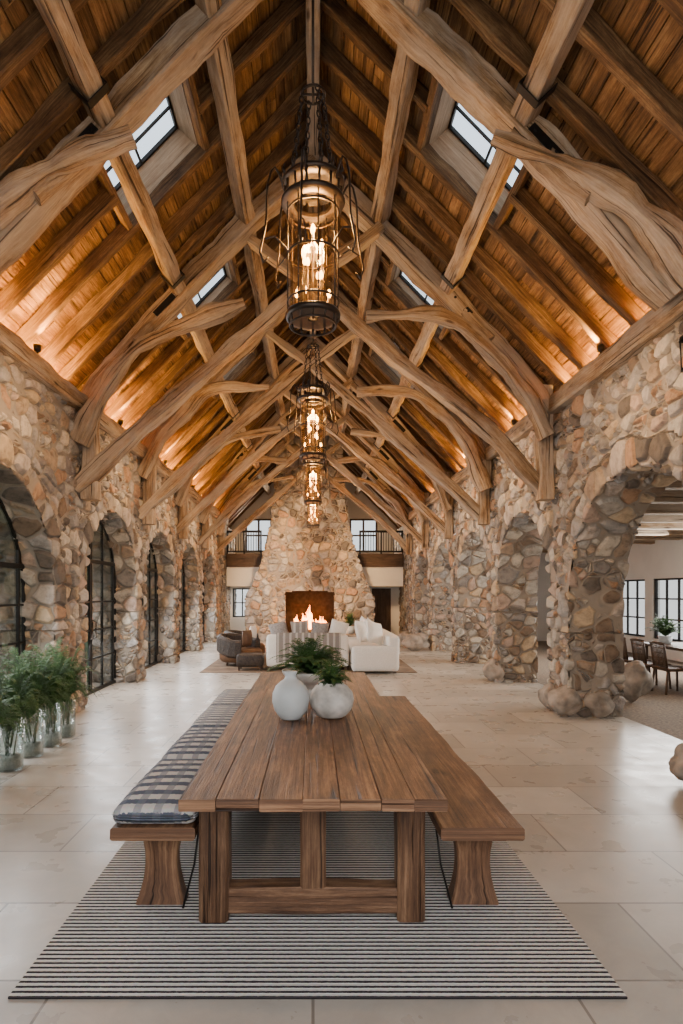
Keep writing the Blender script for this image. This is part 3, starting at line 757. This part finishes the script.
# ---------------------------------------------------------------- lanterns
LS=.92
def lantern(loc,label):
    t=thing('pendant_lantern',label,'lantern',loc,'iron pendant lanterns under the ridge')
    L=V(loc); TOP=(8.21-L.z)/LS
    m=MB(); m.lathe([(.05,-.0),(.2,0),(.235,.0),(.24,.03),(.23,.05),(.2,.06),(.05,.05),(.05,0)],L,32)
    for i in range(12):
        a=2*PI*i/12; m.tube([L+V((.22*math.cos(a),.22*math.sin(a),.03)),L+V((.2*math.cos(a),.2*math.sin(a),-.06))],.009,6)
    m.torus(L+V((0,0,-.06)),.2,.01,n=28); m.build('base',BRONZE,t)
    m=MB(); m.lathe([(.205,.06),(.205,1.0)],L,32); m.build('glass_cylinder',LGLASS,t)
    m=MB()
    for i in range(8):
        a=2*PI*i/8+.2; m.tube([L+V((.222*math.cos(a),.222*math.sin(a),.05)),L+V((.222*math.cos(a),.222*math.sin(a),1.02))],.007,6)
    for z in (.14,.55,.92): m.torus(L+V((0,0,z)),.222,.009,n=32)
    m.build('cage',BRONZE,t)
    m=MB(); m.lathe([(.17,.99),(.27,.99),(.28,1.01),(.27,1.03),(.17,1.03),(.17,.99)],L,32)
    m.lathe([(.17,1.15),(.265,1.15),(.275,1.17),(.265,1.19),(.12,1.22),(.05,1.24),(0,1.24)],L,32)
    for i in range(14):
        a=2*PI*i/14; m.tube([L+V((.24*math.cos(a),.24*math.sin(a),1.02)),L+V((.24*math.cos(a),.24*math.sin(a),1.16))],.012,6)
    for i in range(14):
        a=2*PI*i/14; m.tube([L+V((.26*math.cos(a),.26*math.sin(a),1.18)),L+V((.28*math.cos(a),.28*math.sin(a),1.22)),L+V((.27*math.cos(a),.27*math.sin(a),1.27))],lambda q:.016*(1-q*.8),6)
    m.build('cap',BRONZE,t)
    for i in range(6):
        a=PI/3*i+.3
        def P(r,z): return L+V((r*math.cos(a),r*math.sin(a),z))
        m=MB(); m.tube([P(.26,1.1),P(.34,1.25),P(.40,1.1),P(.42,.75),P(.47,.5),P(.44,.42),P(.40,.47)],.010,6,True,.06)
        m.tube([P(.22,.55),P(.34,.66),P(.43,.62)],.007,6,True,.06)
        m.build('scroll_arm',BRONZE,t)
    for i in range(16):
        if i<6: a=2*PI*i/6; r=.14; hz=(.12,.34,.22)[i%3]
        elif i<12: a=2*PI*i/6+.5; r=.09; hz=(.44,.62,.53)[i%3]
        else: a=2*PI*i/4; r=.045; hz=(.28,.72,.40,.66)[i%4]
        c=L+V((r*math.cos(a),r*math.sin(a),.06)); 
        cdl=MB(); cdl.lathe([(.0,0),(.012,0),(.009,.03),(.007,hz),(0,hz)],c,10); cd_=cdl.build('candle',CREAMC,t)
        b=MB(); b.lathe([(0,0),(.010,.006),(.019,.028),(.016,.052),(.006,.072),(0,.08)],c+V((0,0,hz)),10); b.build('bulb',BULB,cd_)
    m=MB()
    for i in range(4):
        a=PI/2*i+.4; p0=L+V((.19*math.cos(a),.19*math.sin(a),1.2)); p1=L+V((.10*math.cos(a),.10*math.sin(a),1.93)); nl=12
        dr=(p1-p0).normalized(); r0=dr.to_track_quat('Y','Z').to_matrix()
        for k in range(nl+1):
            rr=r0@Matrix.Rotation(PI/2*(k%2),3,'Y'); m.torus(p0.lerp(p1,k/nl),.02,.0065,rr,10,5,1.7)
    m.torus(L+V((0,0,1.95)),.1,.012,n=24)
    for a in (0,PI/2): m.tube([L+V((.1*math.cos(a),.1*math.sin(a),1.95)),L+V((-.1*math.cos(a),-.1*math.sin(a),1.95))],.01,6)
    m.build('chain',BRONZE,t)
    m=MB(); m.tube([L+V((0,0,1.95)),L+V((0,0,TOP))],.012,8); m.lathe([(0,-.06),(.07,-.05),(.08,0)],L+V((0,0,TOP)),20); m.build('hanging_rod',BRONZE,t)
    l=light('POINT','lantern_lamp',(0,0,.78),(1,.58,.22),170,shadow_soft_size=.1); l.parent=t
    t.scale=(LS,)*3
    return t
for y,lb in ((4.8,'largest nearest iron lantern with glowing candle bulbs'),(9.7,'second iron lantern hanging behind the nearest one'),(14.6,'third iron lantern from the camera'),(19.6,'farthest iron lantern in front of the chimney')):
    lantern((0,y,3.95),lb)

# ---------------------------------------------------------------- rug, table, benches
m=MB(); m.rbox((-1.32,2.59,0.001),(1.36,7.95,.013),.005); tag(m.build('striped_rug',RUGM),'large flatwoven black and white striped rug under the dining table','rug')
RZ=.0135
t=thing('dining_table','long reclaimed wood trestle dining table with plank top','table',(0,5.23,RZ))
m=MB(); xs=[-.65,-.47,-.26,-.05,.13,.33,.49,.65]
for a,b in zip(xs,xs[1:]): 
    y0=2.89+R.uniform(-.004,.004); m.box((a+.001,y0+.001,.703),(b-.001,7.57,.762+R.uniform(-.001,.002)),.07,axis=1,jit=.003,step=.12)
m.build('tabletop',W_TABLE,t)
for yy in (3.25,5.23,7.2):
    for sx_ in (-1,1):
        m=MB(); c=sx_*.525-.003; m.box((c-.075,yy-.075,RZ),(c+.075,yy+.075,.702),.1,axis=2,jit=.014,step=.08); m.build('leg',W_TABLE,t)
    m=MB(); m.box((-.453,yy-.06,.045),(.447,yy+.06,.185),.1,axis=0,jit=.012,step=.08); m.build('cross_beam',W_TABLE,t)
    m=MB(); m.box((-.07,yy-.06,.185),(.07,yy+.06,.62),.1,axis=2,jit=.01,step=.08); m.build('center_post',W_BENCH,t)
    m=MB(); m.box((-.447,yy-.05,.61),(.447,yy+.05,.702),.06,axis=0); m.build('top_beam',W_TABLE,t)
m=MB(); m.box((-.05,3.32,.62),(.05,7.13,.70),.06,axis=1); m.build('long_rail',W_TABLE,t)
for s,lab in ((-1,'wooden bench left of the table carrying checked cushions'),(1,'bare wooden bench right of the table')):
    x0,x1=(-1.08,-.63) if s<0 else (.68,1.13)
    b=thing('bench',lab,'bench',((x0+x1)/2,5.25,RZ),'benches at the dining table')
    m=MB(); m.box((x0,3.2,.435),(x1,7.3,.505),.14,axis=1,jit=.012,step=.1); m.build('seat',W_BENCH,b)
    cx=(x0+x1)/2; xi=x1 if s<0 else x0
    for yy in (3.42,7.05):
        m=MB(); m.sweep([(cx,yy,RZ),(cx,yy,.16),(cx,yy,.30),(cx,yy,.434)],.27,.13,(0,1,0),.08,step=.05,jit=.01,taper=lambda q:1.0-.30*math.sin(PI*min(1,q*1.0))-.12*q); m.build('leg',W_BENCH,b)
        m=MB(); m.tube([(xi+s*.01,yy-.06,.436),(xi+s*.03,yy-.08,.25),(xi+s*.09,yy-.1,RZ)],.006,6); m.build('metal_brace',IRON,b)
    m=MB(); m.box((cx-.03,3.48,.2),(cx+.03,6.98,.28),.06,axis=1); m.build('stretcher',W_BENCH,b)
pads=[(3.21,4.22,PLAID,'nearest navy, grey and white checked cushion pad on the left bench'),(4.23,5.23,PLAID,'second checked cushion pad on the left bench'),(5.24,6.24,STRIPE,'third cushion pad, striped, on the left bench'),(6.25,7.26,STRIPE,'farthest striped cushion pad on the left bench')]
for y0,y1,mt,lb in pads:
    m=MB(); m.rbox((-1.085,y0,.508),(-.63,y1,.60),.046,puff=.018); tag(m.build('bench_cushion',mt),lb,'cushion','cushions on the left bench')

# ---------------------------------------------------------------- plants & pots
def frond(m,base,ang,L,rise,droop,wid,nl=16,blade=.5):
    pts=[]
    for i in range(nl+1):
        q=i/nl; r=L*q; z=rise*math.sin(q*PI*.55)-droop*q*q
        pts.append(base+V((math.cos(ang)*r,math.sin(ang)*r,z)))
    m.tube(pts[::2]+([pts[-1]] if nl%2 else []),lambda t:.003*(1-t)+.0008,4)
    sd=V((-math.sin(ang),math.cos(ang),0))
    for i in range(1,nl):
        q=i/nl; w=wid*math.sin(PI*(q*.85+.12))**.7; t=(pts[i+1]-pts[i]).normalized(); p=pts[i]
        for s in (-1,1):
            d=(sd*s+t*.55+V((0,0,-.15+R.uniform(-.15,.15)))).normalized(); b=L/nl*blade
            m.quad(p-t*b*.5,p+d*w*.5-t*b*.6,p+d*w,p+d*w*.5+t*b*.6)
def fern(m,c,n,L,rise,droop,wid,nl=14,blade=.8):
    for i in range(n):
        a=2*PI*i/n+R.uniform(-.3,.3); k=R.uniform(.55,1.05); st=R.uniform(0,1)
        frond(m,V(c),a,L*k*(1-.55*st),rise*(.8+.9*st)*k,droop*k*(1-st*.8),wid*R.uniform(.7,1.1),nl,blade)
v=thing('white_vase','smooth pale ceramic bottle vase with small neck on the table','vase',(-.175,4.72,.768))
m=MB(); m.lathe([(0,0),(.07,0),(.085,.01),(.128,.07),(.146,.14),(.143,.20),(.118,.26),(.08,.295),(.052,.312),(.044,.33),(.044,.35),(.054,.372),(.047,.372),(.036,.35),(.036,.32),(.05,.28),(.02,.05),(0,.05)],WP[v.name],40); m.build('body',CERAM,v)
v=thing('round_pot','rough mottled white round pot with trailing greenery on the table','potted plant',(.15,4.8,.768))
m=MB(); m.lathe([(0,0),(.09,0),(.12,.015),(.165,.08),(.178,.14),(.165,.2),(.13,.245),(.1,.262),(.105,.275),(.09,.275),(.085,.25),(0,.22)],WP[v.name],40,wob=.03); m.build('pot',SPECK,v)
m=MB(); fern(m,WP[v.name]+V((0,0,.24)),90,.21,.14,.10,.035,10,1.3); m.build('foliage',FERN,v)
v=thing('fern_bowl','mottled footed bowl of large green fern on the table behind the vases','potted plant',(-.02,5.75,.768))
m=MB(); m.lathe([(0,0),(.12,0),(.13,.02),(.06,.05),(.06,.08),(.2,.14),(.27,.22),(.28,.25),(.265,.25),(.19,.16),(0,.13)],WP[v.name],36); m.build('bowl',SPECK,v)
m=MB(); fern(m,WP[v.name]+V((0,0,.2)),150,.5,.24,.15,.06,18,.9); m.build('foliage',FERN,v)
lab=['leftmost glass cylinder vase of ferns in view at the left doors','second glass vase of ferns along the left doors','third glass vase of ferns along the left doors','glass vase of ferns farthest from camera by the left doors','glass vase of ferns nearest the camera']
for i,(x,y) in enumerate(((-3.02,5.98),(-3.04,6.47),(-3.02,6.9),(-3.04,7.35),(-2.98,5.45))):
    v=thing('glass_vase_fern',lab[i],'potted plant',(x,y,.001),'ferns in glass cylinders'); P=WP[v.name]
    m=MB(); m.lathe([(0,0),(.12,0),(.125,.02),(.125,.44),(.118,.44),(.118,.02),(0,.02)],P,24); m.build('glass',CGLASS,v)
    m=MB(); m.lathe([(0,.022),(.112,.022),(.114,.1),(.1,.14),(0,.15)],P,18,wob=.05); m.build('pebbles',PEB,v)
    m=MB()
    for k in range(14):
        a=R.uniform(0,6.3); m.tube([P+V((.04*math.cos(a),.04*math.sin(a),.1)),P+V((.08*math.cos(a+1),.08*math.sin(a+1),.46))],.005,5)
    m.build('stems',FERN2,v)
    m=MB(); fern(m,P+V((0,0,.42)),190,.50,.50,.42,.05,22,.7); m.build('foliage',FERN,v)

# ---------------------------------------------------------------- boulders
def boulder(c,r,label,sc=(1,1,1),group='loose boulders at the wall foot',sink=0):
    bm=bmesh.new(); bmesh.ops.create_icosphere(bm,subdivisions=4,radius=1); off=V((R.uniform(0,30),0,0))
    for v in bm.verts:
        k=1+.35*noise.noise(v.co*1.1+off)+.1*noise.noise(v.co*3+off); v.co=V((v.co.x*sc[0],v.co.y*sc[1],v.co.z*sc[2]))*r*k
    zm=min(v.co.z for v in bm.verts)
    for v in bm.verts: v.co.z-=zm
    me=bpy.data.meshes.new('boulder'); bm.to_mesh(me); bm.free(); me.polygons.foreach_set('use_smooth',[True]*len(me.polygons)); me.materials.append(BOULD)
    o=bpy.data.objects.new('boulder',me); C.objects.link(o); o.location=c; tag(o,label,'boulder',group)
boulder((3.52,5.45,0),.24,'rounded boulder at the foot of the nearest right pier',(1,1,.7))
boulder((5.15,9.6,0),.28,'boulder standing in the side room beyond the nearest right arch',(.8,.8,1.1))
boulder((3.15,18.3,0),.34,'left boulder by the far right wall',(1.2,1,.7))
boulder((3.1,19.6,0),.3,'right boulder by the far right wall',(1,1,.8))
boulder((3.58,8.55,0),.24,'large rounded footing stone at the inner corner of the first right pier',(.9,.9,.8))
boulder((4.06,8.50,0),.23,'large rounded footing stone in the middle of the first right pier base',(.9,.8,.75))
boulder((3.62,9.1,0),.22,'footing stone at the far corner of the first right pier',(.8,1,.8))
boulder((3.62,12.0,0),.26,'large rounded footing stone at the second right pier',(.8,1.1,.8))

# sconce
s=thing('wall_sconce','small black iron lantern on the nearest right stone pier','sconce',(3.45,5.5,3.8))
P=WP[s.name]; m=MB(); m.box(P+V((.1,-.05,.05)),P+V((.14,.05,.4))); m.tube([P+V((.12,0,.3)),P+V((0,0,.42)),P+V((0,0,.36))],.01,6); m.build('bracket',IRON,s)
m=MB(); m.lathe([(.0,.38),(.02,.36),(.09,.3),(.095,.28)],P,6,sm=False); m.lathe([(0,0),(.07,0),(.07,.02)],P,6,sm=False)
for i in range(6): a=PI/3*i; m.tube([P+V((.07*math.cos(a),.07*math.sin(a),0)),P+V((.085*math.cos(a),.085*math.sin(a),.29))],.006,5)
m.build('cage',IRON,s)
m=MB(); m.lathe([(0,.02),(.02,.03),(.025,.1),(0,.15)],P,10); m.build('bulb',CREAMC,s)

# ---------------------------------------------------------------- lounge by the fire
m=MB(); m.rbox((-2.5,13.2,.001),(2.3,19.2,.014),.005); tag(m.build('lounge_rug',DRUG),'dark patterned rug under the sofas by the fire','rug')
FZ=.015
s=thing('grey_sofa','sofa draped with a grey striped throw with its back to the table','sofa',(-.1,13.9,FZ))
m=MB(); m.rbox((-1.05,13.45,.1),(.8,14.4,.42),.06); m.build('base',WHITEF,s)
m=MB(); m.rbox((-1.05,13.45,.35),(.8,13.7,.82),.08); m.build('backrest',WHITEF,s)
m=MB(); m.rbox((-1.0,13.7,.42),(-.13,14.4,.56),.05,puff=.02); m.rbox((-.12,13.7,.42),(.75,14.4,.56),.05,puff=.02); m.build('seat_cushions',WHITEF,s)
for x in (-.98,.73):
    for y in (13.52,14.33): m=MB(); m.box((x-.03,y-.03,FZ),(x+.03,y+.03,.1)); m.build('leg',W_DARK,s)
m=MB(); m.sweep([(-.1,13.43,.2),(-.1,13.43,.55),(-.1,13.435,.79),(-.1,13.49,.845),(-.1,13.66,.845),(-.1,13.715,.79),(-.1,13.72,.62)],1.45,.015,(0,1,0),.1)
tag(m.build('throw_blanket',THROW),'grey striped throw hanging over the sofa back','blanket')
for i,(x,lb) in enumerate(((-.78,'leftmost grey pillow on the centre sofa'),(-.3,'second pillow from the left on the centre sofa'),(.15,'third pillow from the left on the centre sofa'),(.58,'rightmost pale pillow on the centre sofa'))):
    m=MB(); m.pillow((x,13.9,.86+.03*(i%2)),.42,.46,.2,Matrix.Rotation(-.25,3,'X')@Matrix.Rotation(.2*(i-1.5),3,'Y')); tag(m.build('pillow',[GREYF,THROW,GREYF,WHITEF][i]),lb,'pillow','pillows on the centre sofa')
s=thing('white_sofa','white slipcovered sofa on the right facing across the hearth','sofa',(1.35,14.3,FZ))
m=MB(); m.rbox((.85,12.95,.06),(1.85,15.6,.42),.05); m.build('base',WHITEF,s)
m=MB(); m.rbox((1.6,12.95,.35),(1.88,15.6,.84),.09); m.build('backrest',WHITEF,s)
for y in (12.93,15.38): m=MB(); m.rbox((.83,y,.06),(1.87,y+.24,.62),.09); m.build('armrest',WHITEF,s)
for y in (13.18,14.28): m=MB(); m.rbox((.84,y,.42),(1.6,y+1.08,.57),.06,puff=.02); m.build('seat_cushion',WHITEF,s)
for x in (.92,1.78):
    for y in (13.05,15.5): m=MB(); m.box((x-.03,y-.03,FZ),(x+.03,y+.03,.07)); m.build('leg',W_DARK,s)
for i,(y,x,lb) in enumerate(((13.42,1.38,'white pillow nearest the camera on the white sofa'),(13.85,1.12,'white pillow leaning forward in front of the others on the white sofa'),(14.5,1.38,'third white pillow on the white sofa'),(15.05,1.32,'farthest white pillow on the white sofa'))):
    m=MB(); m.pillow((x,y,.87),.52,.52,.22,Matrix.Rotation(PI/2-.7+.3*i,3,'Z')@Matrix.Rotation(-.25,3,'X')@Matrix.Rotation(.25-.2*i,3,'Y')); tag(m.build('pillow',WHITEF),lb,'pillow','pillows on the white sofa')
def tubchair(loc,rz,label):
    s=thing('tub_armchair',label,'armchair',loc,'dark woven armchairs'); P=WP[s.name]
    m=MB(); m.lathe([(0,.1),(.46,.1),(.52,.16),(.52,.34),(.46,.40),(0,.42)],P,28); m.build('seat',BROWNF,s)
    m=MB(); pts=[P+V((.5*math.cos(a),.5*math.sin(a),.42+.12*max(0,math.sin(a))**.6)) for a in [-.5+i*(PI+1)/16 for i in range(17)]]
    m.sweep(pts,.16,.42,(0,0,1),.3); m.build('backrest',LEATH,s)
    for a in (.8,2.4,3.9,5.5): m=MB(); m.tube([P+V((.32*math.cos(a),.32*math.sin(a),.12)),P+V((.35*math.cos(a),.35*math.sin(a),0))],.025,8); m.build('leg',W_DARK,s)
    s.rotation_euler=(0,0,rz); return s
a1=tubchair((-1.75,14.55,FZ),1.2,'nearer dark woven tub armchair left of the sofa')
dup(a1,(-1.8,16.0,FZ),1.5,'farther dark woven tub armchair left of the sofa')
m=MB(); m.pillow((-1.6,14.55,.66),.44,.40,.16,Matrix.Rotation(1.2,3,'Z')); tag(m.build('pillow',BROWNF),'brown leather pillow on the nearer tub armchair','pillow')
m=MB(); m.pillow((-1.6,16.0,.68),.46,.44,.16,Matrix.Rotation(1.4,3,'Z')); tag(m.build('pillow',WHITEF),'pale pillow on the farther tub armchair','pillow')
s=thing('ottoman','low black ottoman beside the tub armchair','ottoman',(-1.2,13.75,FZ))
m=MB(); m.rbox((-1.72,13.4,.1),(-1.12,13.9,.38),.06); m.build('body',LEATH,s)
for x in (-1.66,-1.18):
    for y in (13.46,13.84): m=MB(); m.box((x-.02,y-.02,FZ),(x+.02,y+.02,.11)); m.build('leg',W_DARK,s)
s=thing('coffee_table','low wooden coffee table between the sofas and the fire','table',(-.1,16.4,FZ))
m=MB(); m.box((-.9,15.9,.36),(.6,16.9,.42),.05,axis=0); m.build('top',W_TABLE,s)
for x in (-.8,.5):
    for y in (16.0,16.8): m=MB(); m.box((x-.05,y-.05,FZ),(x+.05,y+.05,.36)); m.build('leg',W_TABLE,s)
v=thing('hearth_plant','leafy green plant in a pale pot on the hearth','potted plant',(1.35,22.1,.26)); P=WP[v.name]
m=MB(); m.lathe([(0,0),(.14,0),(.2,.28),(.17,.28),(0,.24)],P,24); m.build('pot',CERAM,v)
m=MB(); fern(m,P+V((0,-.05,.26)),50,.34,.4,.15,.1,10,1.2); m.build('foliage',FERN,v)

# ---------------------------------------------------------------- side room dining
t=thing('side_table','dark dining table in the side room beyond the near arch','table',(7.3,11.2,.001))
m=MB(); m.box((6.6,10.2,.71),(8.0,12.2,.76),.05,axis=1); m.build('tabletop',W_DARK,t)
for x in (6.7,7.9):
    for y in (10.3,12.1): m=MB(); m.box((x-.04,y-.04,0.001),(x+.04,y+.04,.71)); m.build('leg',W_DARK,t)
def chair(loc,rz,label):
    c=thing('spindle_chair',label,'chair',loc,'chairs in the side room'); P=WP[c.name]
    m=MB(); m.rbox(P+V((-.24,-.24,.40)),P+V((.24,.24,.46)),.025); m.build('seat',BROWNF,c)
    for x in (-.2,.2):
        m=MB(); m.tube([P+V((x,.2,.42)),P+V((x*1.1,.22,0))],.02,8); m.build('leg',W_DARK,c)
        m=MB(); m.tube([P+V((x,-.2,.42)),P+V((x*1.1,-.24,0))],.02,8); m.build('leg',W_DARK,c)
        m=MB(); m.tube([P+V((x,-.21,.45)),P+V((x,-.27,.88))],.018,8); m.build('back_post',W_DARK,c)
    m=MB(); m.tube([P+V((-.21,-.27,.87)),P+V((0,-.29,.89)),P+V((.21,-.27,.87))],.024,8)
    for i in range(9): x=-.16+.04*i; m.tube([P+V((x,-.21,.46)),P+V((x,-.28,.88))],.009,6)
    for i in range(4): z=.54+.085*i; m.tube([P+V((-.2,-.22-.013*i,z)),P+V((.2,-.22-.013*i,z))],.008,6)
    m.build('backrest',W_DARK,c); c.rotation_euler=(0,0,rz); return c
c1=chair((6.32,10.55,.001),-PI/2,'dark woven back chair nearest the arch in the side room')
dup(c1,(6.32,11.2,.001),-PI/2,'middle dark woven back chair on the near side of the side table')
dup(c1,(6.32,11.85,.001),-PI/2,'farthest dark woven back chair on the near side of the side table')
dup(c1,(7.3,9.9,.001),0,'dark woven back chair at the head of the side table')
dup(c1,(8.28,11.2,.001),PI/2,'dark woven back chair on the window side of the side table')
v=thing('table_plant','green plant in a white pot on the side room table','potted plant',(6.9,11.75,.761)); P=WP[v.name]
m=MB(); m.lathe([(0,0),(.1,0),(.13,.16),(.11,.16),(0,.14)],P,20); m.build('pot',CERAM,v)
m=MB(); fern(m,P+V((0,0,.15)),70,.42,.26,.12,.08,12,1.2); m.build('foliage',FERN,v)

# ---------------------------------------------------------------- trees outside
for i,(x,y,h,lb) in enumerate(((-9,7,4,'nearest tree outside the left doors'),(-8,12,4.5,'second tree outside the left doors'),(-9,18,5,'third tree outside the left doors'),(-8.5,25,5,'farthest tree outside the left doors'),(-11,32,6,'distant tree outside the left doors'))):
    t=thing('tree',lb,'tree',(x,y,-.06),'trees on the terrace'); m=MB(); m.tube([(x,y,-.06),(x+.1,y,h*.4),(x-.1,y,h*.7)],lambda q:.14*(1-q*.6),8); m.build('trunk',BARK,t)
    m=MB()
    for k in range(2600):
        d=V((R.gauss(0,1),R.gauss(0,1),R.gauss(0,1))).normalized()*R.uniform(.5,1)**.5
        p=V((x+d.x*1.9,y+d.y*2.3,h*.55+d.z*h*.5)); a=V((R.gauss(0,1),R.gauss(0,1),R.gauss(0,1))).normalized(); b=a.orthogonal().normalized()
        m.quad(p-a*.18,p-b*.1,p+a*.18,p+b*.1)
    m.build('crown',FERN2,t)
